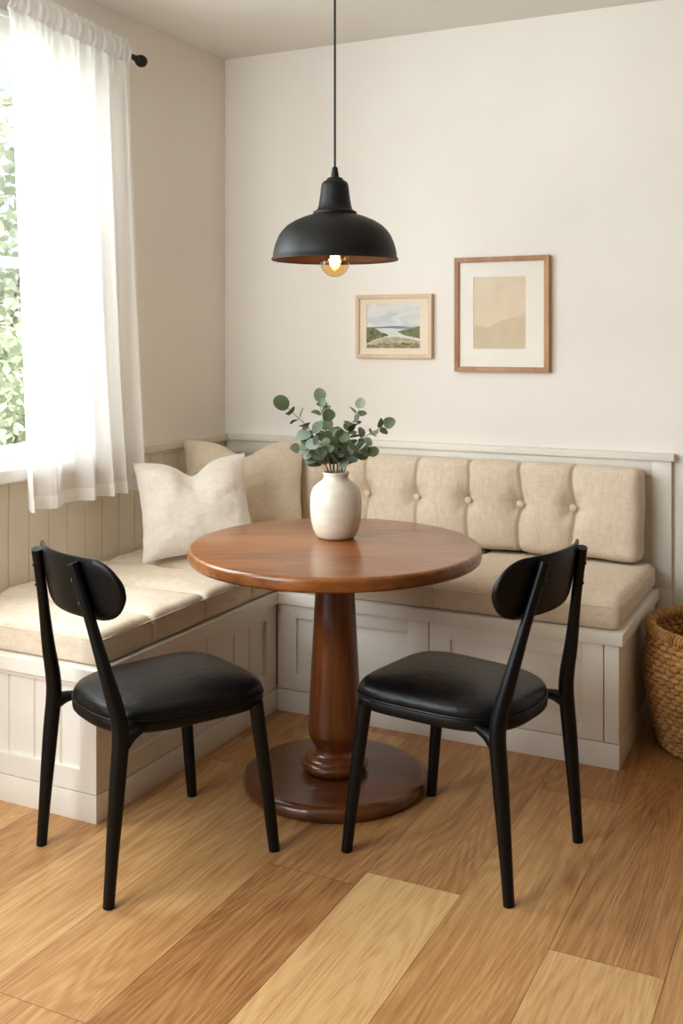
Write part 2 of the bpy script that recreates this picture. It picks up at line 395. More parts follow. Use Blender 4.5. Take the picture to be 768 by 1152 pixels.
cur = thing('sheer_curtain', 'white sheer gathered curtain hanging over the window', 'curtain', (RX,-1.15,RZ))
def curtain_pt(s, z):
    t = (RZ+.052-z)/(RZ+.052-.80)                      # 0 at the top, 1 at the hem
    y0 = lerp(-1.50, -1.40, t); y1 = lerp(-.852, -.742, t)
    g = sstep(0, .16, t)
    tight = math.sin(2*PI*(21*s+.3*math.sin(9*s)))*.007 + math.sin(2*PI*(13*s+.2))*.004
    ph = 2*PI*(5.2*s + .35*math.sin(2*PI*s*1.3+.6) + .05*math.sin(3*t))
    wide = (math.sin(ph)+.35*math.sin(2*ph+.8))*lerp(.018, .036, t) + .006*math.sin(2*PI*(15*s+.5*t))
    x = lerp(tight, wide, g)
    y = lerp(y0, y1, s) + .012*math.cos(ph)*g
    return (max(x, -.026), y+1.15, z-RZ + (-.80-y)*.062*(1-sstep(.35, 1, t)))
def curtain_sheet(z0, z1, nz, dx=0, nu=220):
    mb = MB(); vs = []; fs = []
    for j in range(nz+1):
        z = lerp(z0, z1, j/nz)
        for i in range(nu+1):
            x, y, zz = curtain_pt(i/nu, z); vs.append((x+dx, y, zz + (.004*math.sin(i*.9) if j == nz and z1 > RZ else 0)))
    for j in range(nz):
        for i in range(nu):
            a = j*(nu+1)+i; fs.append((a, a+1, a+nu+2, a+nu+1))
    return mb.add(vs, fs)
# front of the rod pocket passes before the rod, the panel hangs from it
def pocket(mb_z0, mb_z1):
    mb = MB(); vs = []; fs = []; nu = 220; nz = 16
    for j in range(nz+1):
        z = lerp(mb_z0, mb_z1, j/nz)
        d = (z-RZ)/.034
        bulge = .0165*math.sqrt(max(0, 1-d*d)) if abs(d) < 1 else 0
        for i in range(nu+1):
            x, y, zz = curtain_pt(i/nu, z); vs.append((.002+bulge+x*.55, y, zz))
    for j in range(nz):
        for i in range(nu):
            a = j*(nu+1)+i; fs.append((a, a+1, a+nu+2, a+nu+1))
    return mb.add(vs, fs)
pocket(RZ-.05, RZ+.056).build('rod_pocket', M['hem'], cur, angle=180)
curtain_sheet(.80, RZ-.04, 70, .004).build('panel', M['sheer'], cur, angle=180)
curtain_sheet(.799, .845, 4, .0055).build('hem', M['hem'], cur, angle=180)

# ------------------------------------------------------------------ banquette benches
def frame_panel(mb, axis, a0, a1, z0, z1, face, out, ra0, ra1, rz0, rz1, t=.018, rec=.012, bead=None):
    """framed panel with one recess; out = +1/-1 outward direction along the other axis"""
    def bx(p0, p1, q0, q1, d0, d1):
        lo, hi = sorted((face-out*d0, face-out*d1))
        if axis == 'y': mb.box((lo,p0,q0), (hi,p1,q1))
        else: mb.box((p0,lo,q0), (p1,hi,q1))
    bx(a0, ra0, z0, z1, 0, t); bx(ra1, a1, z0, z1, 0, t); bx(ra0, ra1, z0, rz0, 0, t); bx(ra0, ra1, rz1, z1, 0, t)
    if bead: beadboard(mb, axis, ra0, ra1, rz0, rz1, face-out*rec, 0, bead[0], bead[1], out)
    else: bx(ra0, ra1, rz0, rz1, rec, t)
TB = .04; ZT = HS-TB; PL = .083
bl = thing('banquette_bench', 'cream panelled bench below the curtained window, its end facing the room', 'bench', (0,-LB/2,0))
def P(mb, name, mat, root, **k):
    o = mb.build(name, mat, root, **k); o.location = -Vector(root.location); return o
e_ = .0185
P(MB().box((.02,-LB+.02,PL), (D-.02,-.005,ZT)), 'carcass', M['paint'], bl, smooth=False)
P(MB().box((e_,-LB-.001,0), (D+.001,-.005,PL-.002)), 'plinth', M['paint'], bl, bevel=.002)
m = MB(); frame_panel(m, 'x', e_, D, PL+.001, ZT, -LB, -1, e_+.05, .616, .146, .386, .0178, .012, (.1,.336)); P(m, 'end_panel', M['paint'], bl, smooth=False)
m = MB(); frame_panel(m, 'y', -LB+.0185, -1.176, PL+.001, ZT, D, 1, -LB+.085, -1.25, .148, .352, .018, .012, (.105,-1.092+.105)); P(m, 'door', M['paint'], bl, smooth=False)
m = MB(); frame_panel(m, 'y', -1.173, -.728, PL+.001, ZT, D, 1, -1.092, -.778, .148, .352, .018, .012, (.105,-1.092+.105)); P(m, 'door', M['paint'], bl, smooth=False)
sb_ = MB().box((e_,-LB-.015,ZT), (D,-.004,HS)); sb_.box((D,-LB-.015,ZT), (D+.015,-D2-.0155,HS)); P(sb_, 'seat_board', M['paint'], bl, smooth=False)
P(MB().box((D-.018,-.7265,PL+.001), (D-.0005,-D2-.0012,ZT)), 'corner_post', M['paint'], bl, smooth=False)

br = thing('banquette_bench', 'cream panelled bench along the picture wall, open end beside the basket', 'bench', ((D+XE)/2,-D2/2,0))
x0 = D+.0005
P(MB().box((D+.02,-D2+.02,PL), (XE-.02,-.025,ZT)), 'carcass', M['paint'], br, smooth=False)
P(MB().box((D+.002,-D2-.001,0), (XE+.001,-.024,PL-.002)), 'plinth', M['paint'], br, bevel=.002)
m = MB(); frame_panel(m, 'x', D+.004, 1.283, PL+.001, ZT, -D2, -1, .758, 1.205, .146, .352); P(m, 'door', M['paint'], br, bevel=.0015)
m = MB(); frame_panel(m, 'x', 1.287, 1.889, PL+.001, ZT, -D2, -1, 1.363, 1.822, .133, .346); P(m, 'door', M['paint'], br, bevel=.0015)
P(MB().box((1.8925,-D2,PL+.001), (XE,-D2+.02,ZT)), 'corner_post', M['paint'], br, bevel=.002)
P(MB().box((XE-.02,-D2+.0205,PL+.001), (XE,-.0245,ZT)), 'end_panel', M['paint'], br, bevel=.002)
P(MB().box((D+.0005,-D2-.015,ZT), (XE+.015,-.024,HS)), 'seat_board', M['paint'], br, bevel=.003)
bk = MB().box((XE+.002,-.014,0), (XR-.012,-.0005,HS+.001))
xa = D+.0005
bk.box((xa,-.014,HS+.001), (XR-.012,-.0005,.93))
bk.box((1.925,-.0235,HS+.001), (XR-.012,-.014,.93)); bk.box((XE+.002,-.0235,0), (XR-.012,-.014,HS+.001)); bk.box((xa,-.0235,.868), (1.925,-.014,.93)); 
P(bk, 'back_panel', M['paint'], br, bevel=.0015)
cp = MB(); cp.box((D+.0003,-.04,.927), (XR,-.0005,RC)); P(cp, 'cap_rail', M['paint'], br, bevel=.003)
bk = MB(); bk.box((.0195,-.014,HS+.001), (D,-.0005,.93)); bk.box((.0195,-.0235,.868), (D,-.014,.93)); P(bk, 'back_panel', M['paint'], bl, bevel=.0015)
cp = MB(); cp.box((.037,-.04,.927), (D,-.0005,RC)); P(cp, 'cap_rail', M['paint'], bl, bevel=.003)

# ------------------------------------------------------------------ cushions
def rounded_slab(half, r, n, disp):
    mb = MB(); key = {}; hx = half
    def vert(p):
        q = Vector((p[0]*hx[0], p[1]*hx[1], p[2]*hx[2]))
        core = Vector([max(-(hx[i]-r), min(hx[i]-r, q[i])) for i in range(3)])
        d = q-core
        if d.length > 1e-9: q = core + d.normalized()*r
        k = tuple(round(c, 6) for c in p)
        if k not in key:
            key[k] = len(mb.v); mb.v.append(tuple(disp(q)))
        return key[k]
    # grid lines packed near the edges so the rounding is smooth
    def grid(n, h):
        e = min(.9, r/h); k = 5
        a = [-1+e*(1-math.cos(PI/2*i/k)) for i in range(k)]
        b = [lerp(-1+e, 1-e, i/n) for i in range(n+1)]
        return a + b + [-v for v in reversed(a)]
    G = [grid(n[i], hx[i]) for i in range(3)]
    for ax in range(3):
        u, v = [(1,2),(0,2),(0,1)][ax]
        for sgn in (-1, 1):
            for i in range(len(G[u])-1):
                for j in range(len(G[v])-1):
                    c = []
                    for a, b in ((i,j),(i+1,j),(i+1,j+1),(i,j+1)):
                        p = [0,0,0]; p[ax] = sgn; p[u] = G[u][a]; p[v] = G[v][b]; c.append(vert(p))
                    mb.f.append(c); mb.m.append(0)
    return mb
def tufted(la, lb, th, r, seams, tufts, groove=.012, puff=.012, seed=0, dimple=.018, cross=None, flat=0, flata=0):
    h = (la/2, lb/2, th/2)
    edges = [-la/2] + sorted(seams) + [la/2]
    def disp(q):
        a, b, z = q
        top = sstep(-.2*th, .42*th, z)
        # seam groove across the top and down the front and back edges
        g = 0; wide = 0
        for s in seams:
            sw = s + .006*math.sin(b*23+seed+s*7)
            g = max(g, math.exp(-((a-sw)/.0055)**2)); wide = max(wide, math.exp(-((a-sw)/.03)**2))
        dim = 0
        for s in seams:
            for tb in tufts:
                dim = max(dim, math.exp(-((a-s)**2+(b-tb)**2)/.045**2))
                # pull creases raying from the tuft
                dx, dy = a-s, b-tb; rr = math.hypot(dx, dy)
                if .008 < rr < .12: dim += .10*math.cos(6*math.atan2(dy, dx)+1)*math.exp(-((rr-.05)/.035)**2)*.6
        c = 0
        if cross is not None: c = math.exp(-((b-cross)/.03)**2)*.5
        # pillowy crown of each segment
        for i in range(len(edges)-1):
            if edges[i] <= a <= edges[i+1] or (i == 0 and a < edges[0]) or (i == len(edges)-2 and a > edges[-1]):
                w = edges[i+1]-edges[i]; t = (a-edges[i])/w*2-1; break
        cr = max(0, 1-abs(t)**2.4)*max(0, 1-abs(b/(lb/2))**3)*(1-flat*sstep(lb/2-.17, lb/2-.11, b))*(1-flata*sstep(la/2-.24, la/2-.14, a))
        nz = noise.noise(Vector((a*9+seed, b*9, z*5)))*.004 + noise.noise(Vector((a*26, b*20+seed, z*9)))*.0014
        dz = top*(puff*cr - groove*(1.0*g+.42*wide)*.75 - dimple*dim - c*.006 + nz)
        ed = sstep(.80, 1, abs(b)/(lb/2))
        b2 = b - math.copysign(1, b)*ed*(.006*g+.0025*wide) + math.copysign(1, b)*ed*nz*.8
        ea = sstep(.9, 1, abs(a)/(la/2))
        a2 = a + math.copysign(1, a)*ea*nz*.8
        return (a2, b2, z+dz)
    return rounded_slab(h, r, (int(la/.0042), int(lb/.011), 6), disp)
def piping(mb, la, lb, r, z, rad, seams, seed):
    pts = []
    n = 160; cr = r
    per = []
    hx, hy = la/2-.0015, lb/2-.0015
    for cx, cy, a0 in ((hx-cr,hy-cr,0),(-hx+cr,hy-cr,PI/2),(-hx+cr,-hy+cr,PI),(hx-cr,-hy+cr,1.5*PI)):
        for i in range(9):
            a = a0+PI/2*i/8; per.append(Vector((cx+cr*math.cos(a), cy+cr*math.sin(a), z)))
    mb.tube(per, rad, 6, closed=True)

SZ = HS+.0005; TH = .098
ly0, ly1 = -LB+.012, -.03
cl = thing('seat_cushion', 'beige linen bench cushion with stitched seams under the curtained window', 'cushion', ((.022+D+.004)/2,(ly0+ly1)/2,SZ))
la, lb = ly1-ly0, D+.004-.022
seamsL = [y-(ly0+ly1)/2 for y in (-1.472,-1.185,-.892,-.60,-.31)]
c = tufted(la, lb, TH, .026, seamsL, [0], groove=.019, puff=.014, seed=3, dimple=.034, flata=1).build('cushion_body', M['cushion'], cl, angle=180)
c.rotation_euler = (0,0,PI/2); c.location = (0,0,TH/2)
pm = MB(); piping(pm, la, lb, .026, TH*.30, .0022, [], 0); q = pm.build('piping', M['cushion'], cl); q.rotation_euler = (0,0,PI/2); q.location = (0,0,TH/2)
rx0, rx1 = D+.012, XE+.006; ry0, ry1 = -D2-.003, -.028
cr_ = thing('seat_cushion', 'beige linen bench cushion with stitched seams below the buttoned back cushion', 'cushion', ((rx0+rx1)/2,(ry0+ry1)/2,SZ))
seamsR = [x-(rx0+rx1)/2 for x in (.985,1.293,1.63)]
c = tufted(rx1-rx0, ry1-ry0, TH+.004, .034, seamsR, [.02], groove=.019, puff=.014, seed=9, dimple=.034, flat=1).build('cushion_body', M['cushion'], cr_, angle=180)
c.location = (0,0,(TH+.004)/2)
pm = MB(); piping(pm, rx1-rx0, ry1-ry0, .034, TH*.30, .0022, [], 0); q = pm.build('piping', M['cushion'], cr_); q.location = (0,0,TH/2)

# buttoned back cushion, leaning on the panel behind the bench
bx0, bx1 = .47, 1.908; bh = .352; bt = .125
bc = thing('back_cushion', 'long beige linen back cushion with a row of covered buttons', 'cushion', ((bx0+bx1)/2,-.112,HS+TH+.0135))
bc.rotation_euler = (-.07,0,0)
bseams = [x-(bx0+bx1)/2 for x in (.60,.79,1.012,1.233,1.447,1.655)]
c = tufted(bx1-bx0, bh, bt, .036, bseams, [.012], groove=.019, puff=.014, seed=5, dimple=.034).build('cushion_body', M['cushion'], bc, angle=180)
c.rotation_euler = (PI/2,0,0); c.location = (0,0,bh/2)
for s in bseams:
    bt_ = MB().lathe([(0,-.004),(.011,-.004),(.0135,.0),(.0125,.004),(.007,.007),(0,.0078)], 20).build('button', M['button'], bc)
    bt_.rotation_euler = (PI/2,0,0); bt_.location = (s,-bt/2+.017,bh/2+.012)

def pillow(name, label, mat, w, h, th, chop, seed, loc, yaw, lean, roll=0):
    root = thing(name, label, 'pillow', loc); root.rotation_euler = (lean, roll, yaw)
    n = 56; mb = MB(); idx = {}
    def pt(i, j, side):
        u = math.sin(PI/2*(i/n*2-1)); v = math.sin(PI/2*(j/n*2-1))
        x = w/2*u*(1-.085*(1-v*v)**1.0); z = h/2*v*(1-.085*(1-u*u))
        tt = (max(0, 1-abs(u)**2.3)**.62)*(max(0, 1-abs(v)**2.3)**.62)
        ch = math.exp(-((u-chop[1])/.34)**2)*sstep(-.35, 1, v)
        z -= chop[0]*ch
        x += .028*math.exp(-((u-chop[1]))**2/.35)*sstep(.2,1,v)*(-1 if u > chop[1] else 1)*abs(u-chop[1])*2
        t = th/2*tt*(1-.45*ch)
        nn = noise.noise(Vector((u*2.3+seed, v*2.3, side*3.0)))*.009 + noise.noise(Vector((u*6+seed, v*5, side*5.0)))*.0035 + noise.noise(Vector((u*13+seed*2, v*9, 1)))*.0022
        # sagging creases near the lower corners
        t += nn*min(1, tt*2.2)
        edge_w = .0016*math.sin(9*u+seed)+.001*math.sin(17*v+seed)
        return (x+(edge_w if abs(v) < .9 else 0)*abs(u), side*t, z+h/2+edge_w*abs(v)*.6)
    for side in (-1, 1):
        for j in range(n):
            for i in range(n):
                q = []
                for a, b in ((i,j),(i+1,j),(i+1,j+1),(i,j+1)):
                    onedge = a in (0,n) or b in (0,n)
                    k = (a, b, 0 if onedge else side)
                    if k not in idx:
                        idx[k] = len(mb.v); mb.v.append(pt(a, b, side if not onedge else 0))
                    q.append(idx[k])
                mb.f.append(q if side < 0 else q[::-1]); mb.m.append(0)
    mb.build('pillow_cover', mat, root, angle=180)
    # seam cord round the edge
    e = []
    for i in range(n): e.append(pt(i, 0, 0))
    for j in range(n): e.append(pt(n, j, 0))
    for i in range(n, 0, -1): e.append(pt(i, n, 0))
    for j in range(n, 0, -1): e.append(pt(0, j, 0))
    MB().tube(e, .0026, 6, closed=True).build('seam', mat, root)
    return root
pillow('throw_pillow', 'ivory linen throw pillow in front, dented at the top', M['ivory'], .44, .385, .15, (.06,0), 2.0, (.405,-.80,HS+TH+.030), .76, -.42, -.06)
pillow('throw_pillow', 'beige linen throw pillow behind the ivory one in the corner', M['beige'], .52, .42, .14, (.06,.0), 8.0, (.335,-.395,HS+TH+.014), .46, -.27)

# ------------------------------------------------------------------ pedestal table
TX, TY = 1.163, -1.195
tb = thing('pedestal_table', 'round dark-stained wooden pedestal table with vase on it', 'table', (TX,TY,0), .4557)
R0 = .4546
prof = [(0,.7085),(R0-.03,.7085),(R0-.006,.7095),(R0-.0015,.713),(R0,.718),(R0,.738),(R0-.0012,.7435),(R0-.0045,.7478),(R0-.009,.7496),(R0-.015,.75),(0,.75)]
o = MB().lathe(prof, 128).build('table_top', M['top'], tb, angle=50); o.scale = (1,1.06,1)
MB().lathe([(0,.045),(.07,.045),(.088,.048),(.098,.056),(.1035,.066),(.1035,.074),(.1,.081),(.0935,.0835),(.0935,.087),(.0915,.092),(.084,.0965),(.074,.099),(.066,.103),(.0615,.110),(.0625,.120),(.0655,.126),(.076,.146),(.0822,.160),(.0832,.170),(.0825,.20),(.0805,.25),(.077,.32),(.0725,.40),(.068,.48),(.0645,.55),(.0615,.60),(.0605,.66),(.064,.685),(.075,.697),(.12,.701),(.12,.7083)], 64).build('column', M['turn'], tb, angle=50)
MB().lathe([(0,0),(.27,0),(.279,.003),(.2848,.012),(.2848,.026),(.281,.036),(.272,.043),(.258,.0455),(.1,.047),(0,.047)], 128).build('base', M['basep'], tb, angle=50)

# ------------------------------------------------------------------ vase and eucalyptus
VX, VY, VZ = 1.122, -1.105, .7505
vs = thing('vase', 'cream stoneware vase holding eucalyptus on the round table', 'vase', (VX,VY,VZ))
vp = [(0,0),(.052,0),(.059,.003),(.066,.012),(.074,.03),(.0795,.052),(.0825,.078),(.0832,.105),(.0825,.128),(.0795,.147),(.073,.1615),(.062,.173),(.050,.181),(.0425,.187),(.0395,.193),(.0395,.199),(.0415,.204),(.0435,.2075),(.0425,.2105),(.0395,.2115),(.0365,.2095),(.034,.203),(.034,.19),(.045,.178),(.068,.155),(.076,.12),(.074,.06),(.05,.012),(0,.010)]
MB().lathe(vp, 72).build('vase_body', M['vase'], vs, angle=70)
rt = Vector((math.cos(.4557), math.sin(.4557), 0)); fw = Vector((-math.sin(.4557), math.cos(.4557), 0))
from mathutils.bvhtree import BVHTree
placed = []                                            # (centre, radius, bvh, owner) of leaves and stems so far
def hits(vs_, fs_, ctr, rad, own):
    bv = None
    for c, rd, b2, ow in placed:
        if ow == own or (c is not None and (c-ctr).length > rd+rad): continue
        bv = bv or BVHTree.FromPolygons([tuple(v) for v in vs_], fs_)
        if bv.overlap(b2): return True
    return False
def euc_stem(own, tip_u, tip_z, depth, label, group=None):
    root = thing('eucalyptus_stem', label, 'plant stem', (VX,VY,VZ+.19), 0, group)
    r = random.Random(own+50); best = None
    for att in range(40):
        j = 0 if att == 0 else .004+.0012*att
        tip = rt*tip_u + fw*(depth+r.uniform(-j,j)*1.5) + Vector((0,0,tip_z-(VZ+.19)))
        h = Vector((tip.x, tip.y, 0)); rr = min(.024, h.length*.22+.004)
        hd = h.normalized()*rr if h.length > 1e-4 else h
        hd = hd + (rt*r.uniform(-j,j)+fw*r.uniform(-j,j))*.5
        if hd.length > .026: hd = hd.normalized()*.026
        b0 = hd*.45 + Vector((0,0,-.12)); b1 = hd + Vector((0,0,.015))
        mid = b1.lerp(tip, .5) + Vector((0,0,.014+.10*h.length)) - h*.05 + (rt*r.uniform(-j,j)+fw*r.uniform(-j,j))*.6
        path = catmull([b0, b1, mid, tip], 14); m = len(path)
        mb = MB().tube(path, [lerp(.0024, .0010, i/(m-1)) for i in range(m)], 7)
        bv = BVHTree.FromPolygons(mb.v, mb.f)
        if not any(bv.overlap(q[2]) for q in placed): break
    placed.append((None, 0, bv, own))
    mb.build('stem', M['stem'], root)
    return root, path
def euc_leaves(own, root, path, leafr, seed, start, step, tipleaf=None):
    r = random.Random(seed); m = len(path)
    mb = MB(); tones = []
    L = [0]
    for i in range(1, m): L.append(L[-1]+(path[i]-path[i-1]).length)
    vis = L[14]
    d = vis + (L[-1]-vis)*start; k = 0
    def leaf(p, direc, nrm, rad):
        direc = direc.normalized(); nrm = (nrm-direc*nrm.dot(direc)).normalized(); sidev = direc.cross(nrm)
        seg = 14; cup = r.uniform(.10,.30); bend = r.uniform(-.25,.15)
        pet = p + direc*rad*.25; ctr = pet + direc*rad
        vs_ = [ctr]
        for ringk in (.55, 1.0):
            for i in range(seg):
                an = 2*PI*i/seg; ca, sa = math.cos(an), math.sin(an)
                q = rad*ringk*(1+.035*math.sin(3*an+seed))
                vs_.append(ctr - direc*ca*q*1.02 + sidev*sa*q*(.94+.10*ca) + nrm*rad*(cup*(abs(sa)*ringk)**2 + bend*(ca*ringk)**2*.5))
        fs = [(0, 1+i, 1+(i+1) % seg) for i in range(seg)]
        fs += [(1+i, 1+seg+i, 1+seg+(i+1) % seg, 1+(i+1) % seg) for i in range(seg)]
        n = len(vs_); vs_ += [p-sidev*.0006, p+sidev*.0006, pet+sidev*.0009, pet-sidev*.0009]; fs.append((n, n+1, n+2, n+3))
        if (ctr.z - rad*.9) < .026 and Vector((ctr.x, ctr.y)).length < .05+rad: return False
        if hits(vs_, fs, ctr, rad*1.4, own): return False
        placed.append((ctr, rad*1.4, BVHTree.FromPolygons([tuple(v) for v in vs_], fs), own))
        mb.add(vs_, fs); tones.extend([min(1, max(0, r.gauss(.5,.27)))]*len(fs)); return True
    if True:
        T = (path[-1]-path[-3]).normalized()
        for _ in range(10):
            if leaf(path[-1], T + rt*r.uniform(-.3,.3), -fw*1.2 + Vector((0,0,.5)) + rt*r.uniform(-.4,.4), tipleaf or leafr*.8): break
    while d < L[-1]-.006:
        i = min(max(j for j in range(m) if L[j] <= d), m-2)
        t = (d-L[i])/max(1e-6, L[i+1]-L[i]); p = path[i].lerp(path[i+1], t); T = (path[i+1]-path[i]).normalized()
        f = (d-vis)/(L[-1]-vis)
        for sg in (-1, 1):
            for tr_ in range(9):
                ref = Vector((r.uniform(-1,1), r.uniform(-1,1), r.uniform(-.3,.3)))
                base = rt if (k+tr_) % 2 == 0 else (fw*.8+rt*r.uniform(-.8,.8))
                S = (base - T*base.dot(T)).normalized()
                dr = S*sg + T*r.uniform(.2,.8) + ref*(.25+.12*tr_)
                nr = T*.6 + Vector((0,0,.4)) - fw*r.uniform(.2,1.5) + ref*(.6+.1*tr_)
                if leaf(p, dr, nr, leafr*lerp(1.08, .78, f)*r.uniform(.85,1.15)*(1 if tr_ < 5 else .8)): break
        d += step*r.uniform(.85,1.2); k += 1
    o = mb.build('leaves', M['euc'], root, angle=180)
    at = o.data.attributes.new('tone', 'FLOAT', 'FACE'); at.data.foreach_set('value', tones)
GM = 'short eucalyptus stems in the middle of the bunch'; LM = 'short leafy eucalyptus stem in the crowded middle of the vase bunch'
STEMS = [  # lateral offset and height of the tip, depth, label, leaf radius, seed, first leaf, spacing, tip leaf, group
 (-.150, 1.162, .005, 'eucalyptus stem arching farthest toward the window, big round leaf at its tip', .0225, 1, .30, .030, .0275, None),
 (-.054, 1.180, .03, 'tallest upright eucalyptus stem, topmost leaves above all others', .0225, 2, .26, .029, .0225, None),
 (-.016, 1.125, -.06, 'eucalyptus stem standing just above the vase mouth, nearest the viewer', .0225, 3, .34, .026, .022, None),
 (.075, 1.158, .055, 'upright eucalyptus stem with small paired leaves toward the picture frames', .0180, 4, .30, .022, .0185, None),
 (.150, 1.108, -.01, 'eucalyptus stem leaning farthest toward the buttoned cushion', .0205, 5, .34, .031, .020, None),
 (-.110, 1.105, .04, LM, .0215, 6, .26, .023, None, GM), (.036, 1.085, .07, LM, .0215, 7, .26, .023, None, GM),
 (.075, 1.050, -.115, LM, .0215, 8, .32, .023, None, GM), (-.055, 1.065, -.10, LM, .0215, 9, .30, .023, None, GM),
 (.012, 1.060, .012, LM, .0215, 12, .36, .022, None, GM), (-.030, 1.085, .08, LM, .0215, 13, .26, .023, None, GM),
 (.012, 1.080, -.095, LM, .0215, 14, .36, .024, None, GM),
 (-.110, 1.040, -.060, 'short drooping eucalyptus stem low on the window side', .0215, 10, .34, .023, None, None),
 (.105, 1.035, -.085, 'short drooping eucalyptus stem low on the picture side', .0215, 11, .34, .024, None, None)]
built = [euc_stem(i, a[0], a[1], a[2], a[3], a[9]) for i, a in enumerate(STEMS)]
for i, a in enumerate(STEMS): euc_leaves(i, built[i][0], built[i][1], a[4], a[5], a[6], a[7], a[8])

# ------------------------------------------------------------------ pendant lamp
PZ = 1.6386
pl = thing('pendant_lamp', 'black metal dome pendant lamp hanging over the round table', 'lamp', (TX,TY,PZ))
out = [(.1985,-.003),(.1975,.002),(.1935,.007),(.193,.017),(.1895,.034),(.184,.052),(.174,.075),(.163,.090),(.149,.104),(.125,.119),(.100,.130),(.080,.1365),(.068,.140)]
inn = [(r-.003 if r > .07 else r-.003, z-.0025) for r, z in reversed(out[2:])]
MB().lathe(out+[(.064,.1405)], 96, cap=False).build('lamp_shade', M['shade'], pl, angle=60)
MB().lathe(inn+[(.1925,.001),(.1965,-.004),(.1985,-.003)], 96, cap=False).build('shade_lining', M['lining'], pl, angle=60)
MB().lathe([(.03,.136),(.066,.139),(.0685,.142),(.0685,.146),(.066,.149),(.0585,.152),(.0545,.157),(.0515,.166),(.0485,.182),(.0455,.204),(.043,.226),(.0415,.234),(.038,.2405),(.031,.245),(.026,.247),(.0255,.251),(.021,.2545),(.0125,.2565),(.012,.262),(.0085,.284),(.0075,.288),(0,.288)], 48).build('neck', M['shade'], pl, angle=50)
MB().tube([(0,0,.284),(0,0,HC-PZ-.02)], .0034, 10).build('cord', M['cord'], pl)
MB().lathe([(0,HC-PZ-.03),(.02,HC-PZ-.03),(.05,HC-PZ-.022),(.058,HC-PZ-.008),(.058,HC-PZ-.0005),(0,HC-PZ-.0005)], 40).build('ceiling_rose', M['shade'], pl)
MB().lathe([(0,.10),(.021,.10),(.022,.094),(.022,.07),(.019,.066),(0,.066)], 28).build('socket', M['shade'], pl)
bulb = MB().lathe([(.0135,.068),(.0145,.056),(.020,.045),(.031,.034),(.041,.020),(.0463,.004),(.0465,-.010),(.043,-.026),(.034,-.041),(.021,-.051),(.008,-.0555),(0,-.056)], 40, cap=False).build('bulb', M['bulb'], pl)
fl = MB()
for k in range(6):
    a = 2*PI*k/6; c_, s_ = math.cos(a), math.sin(a)
    fl.tube([(.004*c_,.004*s_,.05),(.013*c_,.013*s_,.02),(.011*c_,.011*s_,-.022)], .0018, 6)
    a2 = a+PI/6
    fl.tube([(.011*c_,.011*s_,-.022),(.013*math.cos(a2),.013*math.sin(a2),.022)], .0018, 6)
fl.tube([(0,0,.066),(0,0,.012)], .003, 8)
fl.build('filament', M['filament'], bulb)
ld = bpy.data.lights.new('bulb_light', 'POINT'); ld.energy = 1.6; ld.color = (1,.66,.33); ld.shadow_soft_size = .02
lo = bpy.data.objects.new('bulb_light', ld); COL.objects.link(lo); lo.location = (TX,TY,PZ-.004)

# ------------------------------------------------------------------ framed pictures
def picture(name, label, x0, x1, z0, z1, fwid, fdep, frame_m, mat_m, px0, px1, pz0, pz1, art):
    root = thing(name, label, 'picture', ((x0+x1)/2,-.001,(z0+z1)/2))
    W, H = (x1-x0)/2, (z1-z0)/2
    mb = MB(); a, b = fwid, fdep
    for (o1, o2, i1, i2) in (((-W,-H),(W,-H),(-W+a,-H+a),(W-a,-H+a)), ((W,-H),(W,H),(W-a,-H+a),(W-a,H-a)), ((W,H),(-W,H),(W-a,H-a),(-W+a,H-a)), ((-W,H),(-W,-H),(-W+a,H-a),(-W+a,-H+a))):
        v = [(o1[0],0,o1[1]),(o2[0],0,o2[1]),(i2[0],0,i2[1]),(i1[0],0,i1[1])]
        mb.add([(x,0,z) for x,_,z in v]+[(x,-b,z) for x,_,z in v], [(0,1,2,3),(7,6,5,4),(0,4,5,1),(1,5,6,2),(2,6,7,3),(3,7,4,0)], True)
    mb.build('frame', frame_m, root, bevel=.0012)
    ax0, ax1, az0, az1 = lerp(-W,W,px0), lerp(-W,W,px1), lerp(-H,H,pz0), lerp(-H,H,pz1)
    mm = MB(); y = -b+.009
    for p0, p1, q0, q1 in ((-W+a*.8,W-a*.8,-H+a*.8,az0),(-W+a*.8,W-a*.8,az1,H-a*.8),(-W+a*.8,ax0,az0,az1),(ax1,W-a*.8,az0,az1)):
        mm.box((p0,y,q0), (p1,y+.002,q1))
    mm.build('mat_board', mat_m, root, smooth=False)
    pr = MB(); mats = []
    X = lambda u: lerp(ax0, ax1, u); Z = lambda v: lerp(az0, az1, v)
    for i, (poly, mt) in enumerate(art):
        pr.cur = i; mats.append(mt); yy = y+.0025-.00012*i
        pr.add([(X(u), yy, Z(v)) for u, v in poly], [tuple(range(len(poly)))], True)
    pr.build('print', mats, root, smooth=False)
    MB().box((-W+a*.9,-b+.004,-H+a*.9), (W-a*.9,-b+.005,H-a*.9)).build('glass', M['pglass'], root, smooth=False)
    return root
def paintmat(n, c1, c2, sc, lo=.35, hi=.65, dist=.5): return surf(n, c1, c2, .9, sc, 5, lo=lo, hi=hi, dist=dist, spec=.1)
full = [(0,0),(1,0),(1,1),(0,1)]
def wavy(pts, seed, amp=.012, n=6):
    r = random.Random(seed); o_ = []
    for (a, b), (c, d) in zip(pts, pts[1:]):
        for k in range(n):
            t = k/n; o_.append((lerp(a,c,t), lerp(b,d,t)+(r.uniform(-amp,amp) if k else 0)))
    o_.append(pts[-1]); return o_
sky = paintmat('painted_sky', lin(196,205,208), lin(228,226,220), (9,9,26), .35, .62, .8)
sea = paintmat('painted_sea', lin(138,152,166), lin(176,188,196), (12,12,120))
inlet = paintmat('painted_inlet', lin(216,217,214), lin(228,226,220), (20,20,80))
sandm = paintmat('painted_sand', lin(170,158,132), lin(208,198,176), (22,22,70))
